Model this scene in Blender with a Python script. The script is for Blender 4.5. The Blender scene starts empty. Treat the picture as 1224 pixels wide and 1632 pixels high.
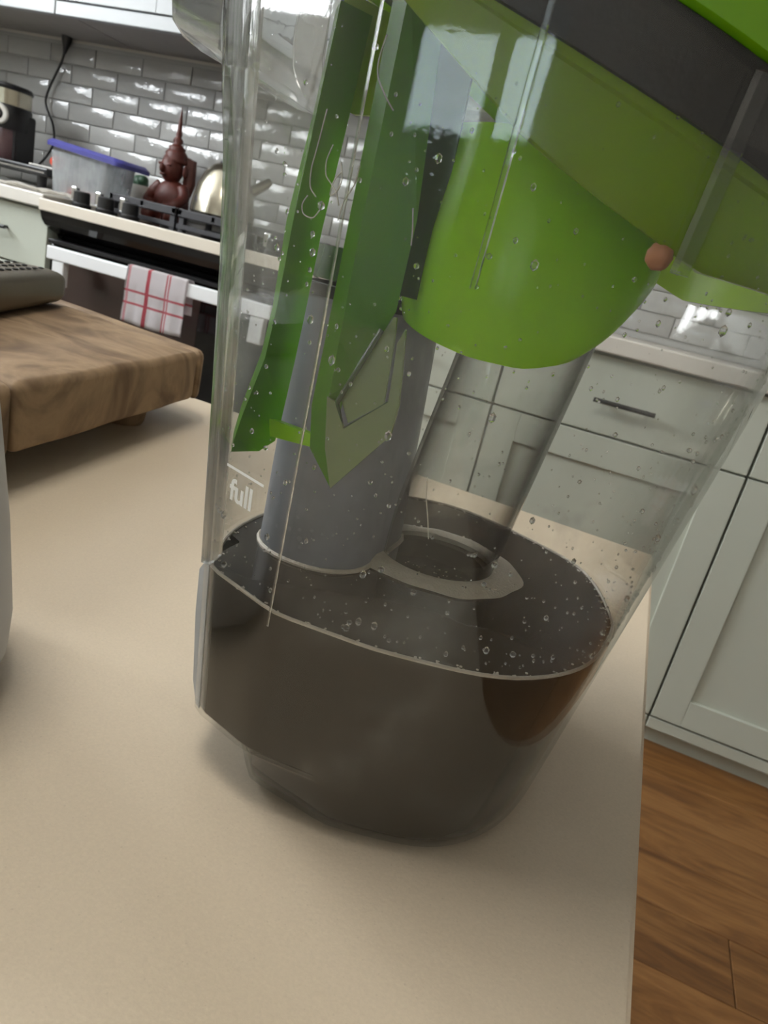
import bpy, bmesh, math, random
from mathutils import Vector, Matrix

# ------------------------------------------------------------------ camera, sky, lights, exposure
S = bpy.context.scene
COL = S.collection
EYE = Vector((0.0, 0.0, 0.975))
cam_d = bpy.data.cameras.new('camera')
cam = bpy.data.objects.new('camera', cam_d)
COL.objects.link(cam)
RX = (0.906194, 0.357844, 0.225299); RY = (0.317626, -0.224293, -0.921307); RZ = (-0.279151, 0.906444, -0.316913)
cam.matrix_world = Matrix(((RX[0], -RY[0], -RZ[0], EYE.x), (RX[1], -RY[1], -RZ[1], EYE.y), (RX[2], -RY[2], -RZ[2], EYE.z), (0, 0, 0, 1)))
cam_d.sensor_fit = 'VERTICAL'; cam_d.sensor_height = 36.0; cam_d.lens = 24.975
cam_d.clip_start = 0.01
cam_d.dof.use_dof = True; cam_d.dof.focus_distance = 0.27; cam_d.dof.aperture_fstop = 30.0
S.camera = cam

world = bpy.data.worlds.new('overcast_sky'); S.world = world
world.use_nodes = True
wn = world.node_tree.nodes
wn['Background'].inputs[0].default_value = (0.92, 0.96, 1.0, 1)
wn['Background'].inputs[1].default_value = 9.0

WINDOWS = {  # openings with daylight behind: axis, wall coordinate, span along the wall, span in height
    'left': ('x', -2.95, (-0.5, 1.6), (1.50, 2.46)),
    'back': ('y', -2.60, (-0.98, 0.42), (0.95, 1.47)),
}
for key, (ax, c, span, zs) in WINDOWS.items():
    ld = bpy.data.lights.new('daylight_' + key, 'AREA')
    ld.shape = 'RECTANGLE'; ld.size = span[1] - span[0]; ld.size_y = zs[1] - zs[0]
    ld.cycles.is_portal = True
    lo = bpy.data.objects.new('daylight_' + key, ld); COL.objects.link(lo)
    m = (span[0] + span[1]) / 2; zm = (zs[0] + zs[1]) / 2
    lo.location = (c, m, zm) if ax == 'x' else (m, c, zm)
    d = Vector((1 if c < 0 else -1, 0, 0)) if ax == 'x' else Vector((0, 1, 0))
    lo.rotation_euler = d.to_track_quat('-Z', 'Y').to_euler()
S.view_settings.view_transform = 'Standard'; S.view_settings.look = 'None'
S.view_settings.exposure = 1.78; S.view_settings.gamma = 1.0; S.view_settings.use_curve_mapping = False
S.cycles.use_denoising = True
S.cycles.transparent_max_bounces = 40
S.cycles.max_bounces = 10; S.cycles.diffuse_bounces = 5; S.cycles.glossy_bounces = 4
S.cycles.caustics_reflective = False; S.cycles.caustics_refractive = False
S.cycles.sample_clamp_indirect = 4.0
random.seed(7)
TZ = 0.775           # height of the island top

# ------------------------------------------------------------------ helpers
def lin(c):
    return tuple((v / 255 / 12.92) if v <= 10 else ((v / 255 + 0.055) / 1.055) ** 2.4 for v in c)

class NT:
    """small wrapper to build node materials"""
    def __init__(self, name):
        self.m = bpy.data.materials.new(name); self.m.use_nodes = True
        self.t = self.m.node_tree; self.n = self.t.nodes; self.n.clear()
        self.out = self.n.new('ShaderNodeOutputMaterial')
    def node(self, typ, ins=None, **kw):
        x = self.n.new('ShaderNode' + typ)
        for k, v in kw.items(): setattr(x, k, v)
        for k, v in (ins or {}).items(): self.put(x.inputs[k], v)
        return x
    def put(self, sock, v):
        if hasattr(v, 'is_output') or isinstance(v, bpy.types.NodeSocket): self.t.links.new(v, sock)
        elif isinstance(v, bpy.types.Node): self.t.links.new(v.outputs[0], sock)
        elif isinstance(v, tuple) and len(v) == 3 and sock.type == 'RGBA': sock.default_value = (*v, 1)
        else: sock.default_value = v
    def math(self, op, a, b=None, c=None, clamp=False):
        x = self.n.new('ShaderNodeMath'); x.operation = op; x.use_clamp = clamp
        for i, v in enumerate((a, b, c)):
            if v is not None: self.put(x.inputs[i], v)
        return x.outputs[0]
    def mix(self, fac, a, b):
        x = self.n.new('ShaderNodeMix'); x.data_type = 'RGBA'
        self.put(x.inputs['Factor'], fac); self.put(x.inputs['A'], a); self.put(x.inputs['B'], b)
        return x.outputs['Result']
    def coord(self, kind='Object', scale=(1, 1, 1), rot=(0, 0, 0), loc=(0, 0, 0)):
        tc = self.n.new('ShaderNodeTexCoord'); mp = self.n.new('ShaderNodeMapping')
        self.t.links.new(tc.outputs[kind], mp.inputs[0])
        mp.inputs['Scale'].default_value = scale; mp.inputs['Rotation'].default_value = rot; mp.inputs['Location'].default_value = loc
        return mp.outputs[0]
    def noise(self, vec, scale, detail=4, rough=0.5, dist=0.0):
        x = self.node('TexNoise', {'Vector': vec, 'Scale': scale, 'Detail': detail, 'Roughness': rough, 'Distortion': dist})
        return x.outputs['Fac']
    def ramp(self, fac, stops):
        x = self.n.new('ShaderNodeValToRGB'); self.put(x.inputs[0], fac)
        e = x.color_ramp.elements
        while len(e) < len(stops): e.new(0.5)
        for el, (p, c) in zip(e, stops):
            el.position = p; el.color = (*c, 1) if isinstance(c, tuple) else (c, c, c, 1)
        return x.outputs[0]
    def bump(self, h, strength=0.2, dist=0.001):
        return self.node('Bump', {'Height': h, 'Strength': strength, 'Distance': dist}).outputs[0]
    def surf(self, s): self.put(self.out.inputs['Surface'], s); return self.m

def plain(name, rgb, rough=0.5, metal=0.0, var=0.06, scale=12, bump=0.0, bscale=200, spec=0.5, coat=0.0):
    k = NT(name); v = k.coord()
    c = lin(rgb); n = k.noise(v, scale)
    col = k.mix(n, tuple(x * (1 - var) for x in c), tuple(min(1, x * (1 + var)) for x in c))
    p = k.node('BsdfPrincipled', {'Base Color': col, 'Roughness': rough, 'Metallic': metal, 'Specular IOR Level': spec, 'Coat Weight': coat})
    if bump: k.put(p.inputs['Normal'], k.bump(k.noise(v, bscale, 3), bump, 0.001))
    return k.surf(p)

def wloc(o):
    v = Vector(o.location)
    while o.parent is not None:
        o = o.parent; v += Vector(o.location)
    return v

def obj(name, bm, mat=None, parent=None, smooth=False, loc=None):
    """links a bmesh given in world coordinates as ONE mesh object"""
    me = bpy.data.meshes.new(name)
    base = Vector(loc) if loc is not None else Vector((0, 0, 0))
    off = wloc(parent) if parent is not None else base
    if loc is not None and parent is not None: off = base
    if off.length: bmesh.ops.translate(bm, verts=bm.verts, vec=-off)
    bmesh.ops.recalc_face_normals(bm, faces=bm.faces)
    bm.to_mesh(me); bm.free()
    if smooth:
        me.polygons.foreach_set('use_smooth', [True] * len(me.polygons))
        if smooth != 'all':
            try: me.set_sharp_from_angle(angle=math.radians(smooth if smooth is not True else 40))
            except Exception: pass
    o = bpy.data.objects.new(name, me); COL.objects.link(o)
    if mat: me.materials.append(mat)
    if parent is not None:
        o.parent = parent
        if loc is not None: o.location = base - wloc(parent)
    elif loc is not None: o.location = base
    return o

def tag(o, label=None, cat=None, group=None, kind=None):
    for k, v in (('label', label), ('category', cat), ('group', group), ('kind', kind)):
        if v: o[k] = v
    return o

def thing(name, label, cat, loc=(0, 0, 0), group=None):
    o = bpy.data.objects.new(name, None); COL.objects.link(o); o.location = loc
    o.empty_display_size = 0.05
    return tag(o, label, cat, group)

def piece(src, name, loc, parent):
    """a copy of a part sharing its mesh, at a world location"""
    o = src.copy(); o.name = name; COL.objects.link(o); o.parent = parent
    o.location = Vector(loc) - (wloc(parent) if parent else Vector())
    return o

def box(bm, x0, x1, y0, y1, z0, z1, bevel=0.0, seg=2):
    r = bmesh.ops.create_cube(bm, size=1.0)
    vs = r['verts']
    for v in vs:
        v.co = Vector(((x0 + x1) / 2 + v.co.x * (x1 - x0), (y0 + y1) / 2 + v.co.y * (y1 - y0), (z0 + z1) / 2 + v.co.z * (z1 - z0)))
    if bevel:
        es = list({e for v in vs for e in v.link_edges})
        bmesh.ops.bevel(bm, geom=es, offset=bevel, segments=seg, affect='EDGES', profile=0.5)
    return bm

def nbox(*a, **k): return box(bmesh.new(), *a, **k)

def loft(bm, loops, cap0=False, cap1=False, closed=True):
    rows = [[bm.verts.new(p) for p in L] for L in loops]
    n = len(rows[0])
    for a, b in zip(rows, rows[1:]):
        for i in range(n if closed else n - 1):
            bm.faces.new((a[i], a[(i + 1) % n], b[(i + 1) % n], b[i]))
    if cap0: bm.faces.new(rows[0][::-1])
    if cap1: bm.faces.new(rows[-1])
    return rows

def lathe(bm, prof, c=(0, 0, 0), n=32, sx=1.0, sy=1.0):
    """prof: (radius, z) pairs from bottom to top; ends with r = 0 are closed"""
    rows = []
    for r, z in prof:
        if r < 1e-6: rows.append([bm.verts.new((c[0], c[1], c[2] + z))])
        else: rows.append([bm.verts.new((c[0] + r * sx * math.cos(2 * math.pi * i / n), c[1] + r * sy * math.sin(2 * math.pi * i / n), c[2] + z)) for i in range(n)])
    for a, b in zip(rows, rows[1:]):
        for i in range(n):
            j = (i + 1) % n
            if len(a) == 1 and len(b) == 1: continue
            if len(a) == 1: bm.faces.new((a[0], b[j], b[i]))
            elif len(b) == 1: bm.faces.new((a[i], a[j], b[0]))
            else: bm.faces.new((a[i], a[j], b[j], b[i]))
    return bm

def tube(bm, pts, r, n=8, cap=True, closed=False):
    pts = [Vector(p) for p in pts]; rows = []; m = len(pts)
    up = Vector((0.13, 0.37, 0.92))
    for i, p in enumerate(pts):
        a = pts[(i - 1) % m] if closed else pts[max(0, i - 1)]
        b = pts[(i + 1) % m] if closed else pts[min(m - 1, i + 1)]
        t = (b - a).normalized(); s = t.cross(up)
        if s.length < 1e-4: s = t.cross(Vector((1, 0, 0)))
        s.normalize(); u = s.cross(t)
        rr = r[i] if isinstance(r, (list, tuple)) else r
        rows.append([bm.verts.new(p + s * rr * math.cos(2 * math.pi * k / n) + u * rr * math.sin(2 * math.pi * k / n)) for k in range(n)])
    seq = list(zip(rows, rows[1:])) + ([(rows[-1], rows[0])] if closed else [])
    for a, b in seq:
        for k in range(n): bm.faces.new((a[k], a[(k + 1) % n], b[(k + 1) % n], b[k]))
    if cap and not closed: bm.faces.new(rows[0][::-1]); bm.faces.new(rows[-1])
    return bm

def smooth_path(pts, k=6):
    P = [Vector(p) for p in pts]; out = []
    for i in range(len(P) - 1):
        a, b, c, d = P[max(0, i - 1)], P[i], P[i + 1], P[min(len(P) - 1, i + 2)]
        for s in range(k):
            t = s / k
            out.append(.5 * ((2 * b) + (c - a) * t + (2 * a - 5 * b + 4 * c - d) * t * t + (3 * b - a - 3 * c + d) * t ** 3))
    out.append(P[-1]); return out

def prism(bm, outline, n, th):
    """flat outline (3-D points) thickened by th along n"""
    n = Vector(n).normalized() * th
    a = [bm.verts.new(p) for p in outline]; b = [bm.verts.new(Vector(p) + n) for p in outline]
    bm.faces.new(a[::-1]); bm.faces.new(b)
    for i in range(len(a)):
        j = (i + 1) % len(a); bm.faces.new((a[i], a[j], b[j], b[i]))
    return bm

def blob(bm, c, r, sub=1, sq=(1, 1, 1)):
    x = bmesh.ops.create_icosphere(bm, subdivisions=sub, radius=1.0)
    for v in x['verts']: v.co = Vector((c[0] + v.co.x * r * sq[0], c[1] + v.co.y * r * sq[1], c[2] + v.co.z * r * sq[2]))
    return bm

# ------------------------------------------------------------------ materials
def clear_plastic(name, film=0.05, rough=0.03, tint=(0.975, 0.975, 0.97), edge=(0.70, 0.71, 0.69), drops=0.25, streak=0.5, filmcol=(205, 205, 198), power=3.2, pedge=2.6):
    k = NT(name); v = k.coord()
    lw = k.n.new('ShaderNodeLayerWeight'); lw.inputs[0].default_value = 0.5
    fac = lw.outputs['Facing']
    fres = k.math('MULTIPLY_ADD', k.math('POWER', fac, 4.5), 0.80, 0.024, clamp=True)
    tcol = k.mix(k.math('POWER', fac, pedge), tint, edge)
    # droplets and dried specks
    vor = k.node('TexVoronoi', {'Vector': v, 'Scale': 230.0, 'Randomness': 1.0})
    big = k.noise(v, 38, 3)
    mask = k.math('MULTIPLY', k.math('LESS_THAN', vor.outputs['Distance'], k.math('MULTIPLY', k.math('SUBTRACT', big, 0.42), 0.9)), 1.0)
    hgt = k.math('MULTIPLY', k.math('SUBTRACT', 0.5, vor.outputs['Distance']), mask)
    wave = k.noise(v, 28, 2)
    fine = k.noise(v, 420, 2)
    hh = k.math('ADD', k.math('ADD', k.math('MULTIPLY', hgt, 0.8), k.math('MULTIPLY', wave, 0.07)), k.math('MULTIPLY', fine, 0.04))
    nrm = k.bump(hh, drops, 0.002)
    st = k.noise(k.coord(scale=(60, 60, 9)), 1.0, 4, 0.6)
    dirt = k.math('MULTIPLY', k.math('POWER', k.math('ADD', k.math('MULTIPLY', st, streak), k.math('MULTIPLY', k.noise(v, 22, 4), 1 - streak)), power), film * 5.5, clamp=True)
    dirt = k.math('ADD', dirt, k.math('MULTIPLY', mask, film * 0.4), clamp=True)
    if film and power > 2:   # dried splashes in patches
        pt = k.math('MULTIPLY', k.math('SUBTRACT', k.noise(v, 17, 3, 0.6, 0.6), 0.56, clamp=True), 5.0, clamp=True)
        dirt = k.math('ADD', dirt, k.math('MULTIPLY', k.math('MULTIPLY', pt, k.math('POWER', k.noise(v, 210, 3), 1.5)), film * 14), clamp=True)
    tr = k.node('BsdfTransparent', {'Color': tcol})
    gl = k.node('BsdfGlossy', {'Color': (1.0, 1.0, 1.0), 'Roughness': rough, 'Normal': nrm})
    a = k.node('MixShader', {0: fres}); k.put(a.inputs[1], tr); k.put(a.inputs[2], gl)
    df = k.node('BsdfDiffuse', {'Color': lin(filmcol)}); tl = k.node('BsdfTranslucent', {'Color': lin(filmcol)})
    fm = k.node('MixShader', {0: 0.5}); k.put(fm.inputs[1], df); k.put(fm.inputs[2], tl)
    b = k.node('MixShader', {0: dirt}); k.put(b.inputs[1], a); k.put(b.inputs[2], fm)
    return k.surf(b)

def green_plastic(name, rgb, trans=0.45, clear=0.0, rough=0.25, gloss=0.06):
    k = NT(name); v = k.coord(); c = lin(rgb)
    n = k.noise(v, 40, 4)
    col = k.mix(n, tuple(x * 0.86 for x in c), tuple(min(1, x * 1.12) for x in c))
    df = k.node('BsdfDiffuse', {'Color': col}); tl = k.node('BsdfTranslucent', {'Color': col})
    a = k.node('MixShader', {0: trans}); k.put(a.inputs[1], df); k.put(a.inputs[2], tl)
    if clear:
        tr = k.node('BsdfTransparent', {'Color': tuple(min(1, x ** 0.6) for x in c)})
        b = k.node('MixShader', {0: clear}); k.put(b.inputs[1], a); k.put(b.inputs[2], tr); a = b
    lw = k.n.new('ShaderNodeLayerWeight'); lw.inputs[0].default_value = 0.5
    fr = k.math('MULTIPLY_ADD', k.math('POWER', lw.outputs['Facing'], 4), 0.5, gloss, clamp=True)
    gl = k.node('BsdfGlossy', {'Color': (1.0, 1.0, 1.0), 'Roughness': rough, 'Normal': k.bump(k.noise(v, 160, 3), 0.12, 0.001)})
    o = k.node('MixShader', {0: fr}); k.put(o.inputs[1], a); k.put(o.inputs[2], gl)
    return k.surf(o)

def wood(name, a, b, dark, axis='x', scale=6.0, stretch=9.0, rough=0.5, bump=0.05, figure=1.5):
    k = NT(name)
    oi = k.n.new('ShaderNodeObjectInfo')
    sc = {'x': (1, stretch, stretch), 'y': (stretch, 1, stretch), 'z': (stretch, stretch, 1)}[axis]
    v0 = k.coord(scale=sc)
    sh = k.node('CombineXYZ', {0: k.math('MULTIPLY', oi.outputs['Random'], 37.0), 1: k.math('MULTIPLY', oi.outputs['Random'], 11.0), 2: 0.0})
    v = k.node('VectorMath', operation='ADD'); k.put(v.inputs[0], v0); k.put(v.inputs[1], sh.outputs[0]); v = v.outputs[0]
    n1 = k.noise(v, scale, 6, 0.6, figure); n2 = k.noise(v, scale * 7, 4, 0.6, 0.3)
    c1 = k.ramp(n1, [(0.28, lin(dark)), (0.45, lin(a)), (0.62, lin(b)), (0.8, lin(a))])
    tone = k.math('MULTIPLY_ADD', oi.outputs['Random'], 0.22, 0.88)
    m = k.node('MixRGB', {0: 0.28}, blend_type='MULTIPLY'); k.put(m.inputs[1], c1); k.put(m.inputs[2], k.ramp(n2, [(0.3, 0.45), (0.7, 1.0)]))
    hv = k.node('HueSaturation', {'Value': tone, 'Color': m.outputs[0]})
    p = k.node('BsdfPrincipled', {'Base Color': hv.outputs[0], 'Roughness': rough})
    k.put(p.inputs['Normal'], k.bump(k.math('ADD', n2, k.math('MULTIPLY', n1, .5)), bump, 0.002))
    return k.surf(p)

def counter_mat(name, rgb, rough=0.32):
    k = NT(name); v = k.coord(); c = lin(rgb)
    n = k.noise(v, 900, 2); m = k.noise(v, 5, 4)
    col = k.mix(n, tuple(x * 0.90 for x in c), tuple(min(1, x * 1.08) for x in c))
    sp = k.node('TexVoronoi', {'Vector': v, 'Scale': 260.0})
    col = k.mix(k.math('MULTIPLY', k.math('LESS_THAN', sp.outputs['Distance'], 0.09), 0.22), col, tuple(x * 0.55 for x in c))
    col = k.mix(k.math('MULTIPLY', m, 0.12), col, tuple(x * 0.86 for x in c))
    p = k.node('BsdfPrincipled', {'Base Color': col, 'Roughness': k.math('MULTIPLY_ADD', m, 0.1, rough), 'Specular IOR Level': 0.45})
    k.put(p.inputs['Normal'], k.bump(k.noise(v, 700, 2), 0.12, 0.0006))
    return k.surf(p)

def tile_mat(name):
    k = NT(name); oi = k.n.new('ShaderNodeObjectInfo')
    v = k.node('VectorMath', operation='ADD'); k.put(v.inputs[0], k.coord())
    k.put(v.inputs[1], k.node('CombineXYZ', {0: k.math('MULTIPLY', oi.outputs['Random'], 91.0), 1: 0.0, 2: k.math('MULTIPLY', oi.outputs['Random'], 53.0)}).outputs[0]); v = v.outputs[0]
    c = lin((172, 172, 170)); t = k.math('MULTIPLY_ADD', oi.outputs['Random'], 0.2, 0.9)
    col = k.node('HueSaturation', {'Value': t, 'Color': c}).outputs[0]
    h = k.math('ADD', k.noise(v, 60, 2, 0.5, 0.8), k.math('MULTIPLY', k.noise(v, 9, 1), 0.1))
    p = k.node('BsdfPrincipled', {'Base Color': col, 'Roughness': 0.09, 'Coat Weight': 0.3, 'Coat Roughness': 0.04, 'Specular IOR Level': 0.5})
    nb = k.bump(h, 0.45, 0.0026); k.put(p.inputs['Normal'], nb); k.put(p.inputs['Coat Normal'], nb)
    return k.surf(p)

def towel_mat(name):
    k = NT(name); v = k.coord(); sx = k.node('SeparateXYZ', {0: v}); x, z = sx.outputs[0], sx.outputs[2]
    def band(s, c, w): return k.math('LESS_THAN', k.math('ABSOLUTE', k.math('SUBTRACT', s, c)), w)
    tot = None
    for s, c, w, a in ((x, -0.083, .004, .6), (x, -0.018, .0055, .9), (x, 0.041, .0022, .85), (x, 0.050, .0022, .85), (z, -0.055, .003, .85), (z, -0.088, .003, .85)):
        b = k.math('MULTIPLY', band(s, c, w), a)
        tot = b if tot is None else k.math('MAXIMUM', tot, b)
    wv = k.noise(k.coord(scale=(1, 1, 1)), 900, 2)
    col = k.mix(tot, lin((228, 222, 224)), lin((196, 48, 70)))
    p = k.node('BsdfPrincipled', {'Base Color': col, 'Roughness': 0.9, 'Sheen Weight': 0.2})
    k.put(p.inputs['Normal'], k.bump(wv, 0.3, 0.001))
    return k.surf(p)

def liquid_mat(name, rgb, rough=0.08):
    k = NT(name); v = k.coord(); c = lin(rgb)
    col = k.mix(k.noise(v, 14, 5, 0.6, 0.8), tuple(x * 0.78 for x in c), tuple(x * 1.18 for x in c))
    p = k.node('BsdfPrincipled', {'Base Color': col, 'Roughness': rough, 'Specular IOR Level': 0.5, 'IOR': 1.33})
    k.put(p.inputs['Normal'], k.bump(k.noise(v, 60, 2), 0.05, 0.001))
    return k.surf(p)

def board_mat(name):
    k = NT(name); oi = k.n.new('ShaderNodeObjectInfo')
    v = k.node('VectorMath', operation='ADD'); k.put(v.inputs[0], k.coord(scale=(3.0, 6, 4), rot=(0, 0, 0.5)))
    k.put(v.inputs[1], k.node('CombineXYZ', {0: k.math('MULTIPLY', oi.outputs['Random'], 20.0)}).outputs[0]); v = v.outputs[0]
    n1 = k.noise(v, 2.2, 5, 0.55, 1.6); n2 = k.noise(k.coord(scale=(5, 5, 3)), 12, 5, 0.65, 0.8)
    sep = k.node('SeparateXYZ', {0: k.node('NewGeometry').outputs['Normal']})
    base = k.ramp(n1, [(0.22, lin((74, 58, 45))), (0.42, lin((116, 95, 73))), (0.58, lin((148, 125, 98))), (0.8, lin((98, 79, 60)))])
    m = k.node('MixRGB', {0: 0.22}, blend_type='MULTIPLY'); k.put(m.inputs[1], base); k.put(m.inputs[2], k.ramp(n2, [(0.3, 0.5), (0.7, 1.0)]))
    p = k.node('BsdfPrincipled', {'Base Color': m.outputs[0], 'Roughness': 0.72, 'Specular IOR Level': 0.25})
    k.put(p.inputs['Normal'], k.bump(n2, 0.12, 0.002))
    return k.surf(p)

M = {}
M['clear'] = clear_plastic('clear_tank_plastic', film=0.028, drops=0.14)
M['clear_tube'] = clear_plastic('clear_tube_plastic', film=0.03, edge=(0.16, 0.165, 0.15), drops=0.2, pedge=1.8)
M['clear_rib'] = clear_plastic('clear_rib_plastic', film=0.03, edge=(0.6, 0.62, 0.6), rough=0.08, drops=0.1)
def solid_clear(name):
    k = NT(name); v = k.coord()
    g = k.node('BsdfGlass', {'Color': (0.97, 0.975, 0.97), 'Roughness': 0.02, 'IOR': 1.46, 'Normal': k.bump(k.noise(v, 60, 3), 0.12, 0.001)})
    t = k.node('BsdfTransparent', {'Color': (0.9, 0.9, 0.9)})
    x = k.node('MixShader', {0: 0.25}); k.put(x.inputs[1], g); k.put(x.inputs[2], t)
    return k.surf(x)
M['thick_clear'] = solid_clear('thick_clear_plastic')
M['droplet'] = solid_clear('water_droplet')
M['smoky'] = clear_plastic('smoky_grey_plastic', film=0.24, power=1.0, tint=(0.8, 0.81, 0.83), edge=(0.5, 0.51, 0.53), rough=0.2, streak=0.2, filmcol=(176, 178, 184))
M['tub'] = clear_plastic('frosted_tub_plastic', film=0.13, power=1.0, tint=(0.9, 0.92, 0.94), rough=0.15, drops=0.02, filmcol=(225, 228, 228))
M['lime'] = green_plastic('lime_plastic', (182, 238, 4), 0.5, gloss=0.02)
M['lime_cap'] = green_plastic('lime_cap_plastic', (140, 196, 16), 0.45)
M['lime_collar'] = green_plastic('lime_collar_plastic', (158, 194, 6), 0.55, clear=0.12, gloss=0.02)
M['fin'] = green_plastic('green_fin_plastic', (104, 172, 6), 0.4, clear=0.06, gloss=0.02)
M['fin_dark'] = green_plastic('dark_green_plastic', (40, 80, 30), 0.3)
M['leaf_clear'] = green_plastic('pale_green_clear_plastic', (150, 175, 110), 0.4, clear=0.45)
M['rubber'] = plain('black_rubber', (16, 17, 20), 0.5, bump=0.3, bscale=300)
M['water'] = liquid_mat('dirty_water', (56, 50, 43))
M['foam'] = plain('grey_foam', (196, 186, 172), 0.35, var=0.15, scale=300, bump=0.6, bscale=900)
M['print'] = plain('white_print', (252, 252, 250), 0.6)
M['hair'] = plain('pale_hair', (196, 192, 180), 0.4)
M['crumb'] = plain('brown_crumb', (176, 120, 84), 0.6, var=0.3, scale=300)
M['counter'] = counter_mat('beige_quartz', (200, 186, 164))
M['counter_white'] = counter_mat('white_quartz', (214, 210, 202))
M['cab'] = plain('pale_grey_green_paint', (184, 189, 177), 0.42, var=0.02)
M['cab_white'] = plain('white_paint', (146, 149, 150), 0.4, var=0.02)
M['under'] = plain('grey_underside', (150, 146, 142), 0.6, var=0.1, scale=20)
M['wall'] = plain('wall_paint', (214, 210, 202), 0.8, var=0.02)
M['ceiling'] = plain('ceiling_paint', (236, 234, 230), 0.9, var=0.01)
M['grout'] = plain('grout', (176, 176, 174), 0.9)
M['tile'] = tile_mat('glazed_grey_tile')
M['added_wall'] = plain('added_house_render', (140, 150, 152), 0.9)
M['frame'] = plain('window_frame_paint', (205, 208, 206), 0.4)
M['floor'] = wood('oak_floor', (122, 82, 42), (142, 100, 56), (94, 60, 30), 'x', 3.0, 7.0, 0.45)
M['board'] = board_mat('worn_board_wood')
M['black'] = plain('black_plastic', (22, 22, 24), 0.35)
M['blackglass'] = plain('black_oven_glass', (14, 13, 13), 0.08, var=0.02)
M['oven_reflection'] = plain('brown_oven_reflection', (62, 50, 46), 0.12)  # brown reflection on the oven door, put into the colour
M['hob'] = plain('dark_hob_enamel', (52, 46, 38), 0.18)
M['iron'] = plain('cast_iron', (52, 52, 56), 0.5, bump=0.3, bscale=400)
M['steel'] = plain('brushed_steel', (196, 190, 172), 0.22, metal=1.0, var=0.05)
M['steel_dull'] = plain('dull_steel', (112, 104, 88), 0.45, metal=1.0, var=0.06, bump=0.1, bscale=120)
M['chrome'] = plain('chrome', (232, 234, 236), 0.12, metal=1.0, var=0.01)
M['hole'] = plain('dark_hole', (20, 16, 12), 0.8)
M['white_enamel'] = plain('white_enamel', (225, 227, 229), 0.3, var=0.01)
M['hob_edge'] = plain('cream_enamel_edge', (214, 206, 192), 0.3, var=0.02)
M['towel'] = towel_mat('checked_towel_cloth')
M['carved'] = plain('carved_red_wood', (84, 34, 24), 0.5, var=0.25, scale=60, bump=0.4, bscale=120)
M['blue'] = plain('blue_lid_plastic', (66, 66, 138), 0.35)
M['tomato'] = plain('tomato_skin', (206, 66, 40), 0.3)
M['leafgreen'] = plain('dark_green_leaf', (38, 70, 48), 0.5)
M['ceramic'] = plain('white_ceramic', (214, 212, 206), 0.3)
M['paper'] = plain('crumpled_paper', (222, 218, 210), 0.85, var=0.04)
M['coffee'] = plain('tinted_grinder_cup', (96, 74, 76), 0.2, var=0.25, scale=18)
M['canister'] = plain('light_grey_plastic', (176, 178, 180), 0.45)

# ------------------------------------------------------------------ the room
def structure(name, bm, mat, parent=None):
    o = obj(name, bm, mat, parent)
    if parent is None: o['kind'] = 'structure'
    return o
X0, X1, Y0, Y1, ZC = -2.95, 3.0, -2.6, 2.36, 2.55
structure('ceiling', nbox(X0 - .15, X1 + .15, Y0 - .15, Y1 + .15, ZC, ZC + .1), M['ceiling'])
fl = structure('floor', nbox(X0 - .15, X1 + .15, Y0 - .15, Y1 + .15, -0.06, -0.012), M['under'])
# floor boards, one by one, where the view or a step aside can reach them
bw, blen = 0.145, 1.22
pb = nbox(0.0008, blen - .0008, 0.0007, bw - .0007, -0.012, 0.0, 0.0012, 1)
first = obj('floor_board', pb, M['floor'], fl); first.location = (-1.2, -1.4, 0)
r = 0
y = -1.4
while y < 1.86:
    x = -1.2 - (r * 0.47) % 1.2
    while x < 2.4:
        if not (r == 0 and abs(x + 1.2) < 1e-6): piece(first, 'floor_board', (x, y, 0), fl)
        x += blen
    y += bw; r += 1
structure('wall_back', nbox(X0 - .15, X1 + .15, Y1, Y1 + .12, 0, ZC), M['wall'])

def wall_with_window(name, key, num):
    ax, c, (a, b), (z0, z1) = WINDOWS[key]
    s = -1 if c < 0 else 1
    lo, hi = (Y0 - .15, Y1 + .12) if ax == 'x' else (X0 - .15, X1 + .15)
    p, q = (c, c + s * .15) if s > 0 else (c + s * .15, c)
    bm = bmesh.new()
    def add(u0, u1, w0, w1, t0=p, t1=q, m=bm):
        if ax == 'x': box(m, t0, t1, u0, u1, w0, w1)
        else: box(m, u0, u1, t0, t1, w0, w1)
    add(lo, hi, 0, z0); add(lo, hi, z1, ZC); add(lo, a, z0, z1); add(b, hi, z0, z1)
    structure(name, bm, M['wall'])
    wf = bmesh.new(); t = .055
    f0, f1 = (c + .02, c + .075) if s > 0 else (c - .075, c - .02)
    n = 2 if (b - a) < 1.5 else 3
    add(a, b, z1 - t, z1, f0, f1, wf); add(a, b, z0, z0 + t, f0, f1, wf)
    for i in range(n + 1):
        u = a + (b - a) * i / n
        add(max(a, u - t * .8), min(b, u + t * .8), z0 + t, z1 - t, f0, f1, wf)
    w = structure('window_%d' % num, wf, M['frame'])
    for i in range(n):   # each casement with its sash and glass
        u0 = a + (b - a) * i / n + t * .8; u1 = a + (b - a) * (i + 1) / n - t * .8
        sm = bmesh.new(); g = .045
        s0, s1 = (f0 + .005, f1 - .01)
        add(u0, u0 + g, z0 + t, z1 - t, s0, s1, sm); add(u1 - g, u1, z0 + t, z1 - t, s0, s1, sm)
        add(u0 + g, u1 - g, z0 + t, z0 + t + g, s0, s1, sm); add(u0 + g, u1 - g, z1 - t - g, z1 - t, s0, s1, sm)
        sh = obj('sash', sm, M['frame'], w)
        pm = bmesh.new(); mid = (f0 + f1) / 2
        add(u0 + g, u1 - g, z0 + t + g, z1 - t - g, mid - .002, mid + .002, pm)
        obj('pane', pm, M['pane'], sh)
M['pane'] = clear_plastic('window_glass', film=0.0, drops=0.0, edge=(0.8, 0.82, 0.82))
wall_with_window('wall_left', 'left', 1)
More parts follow.
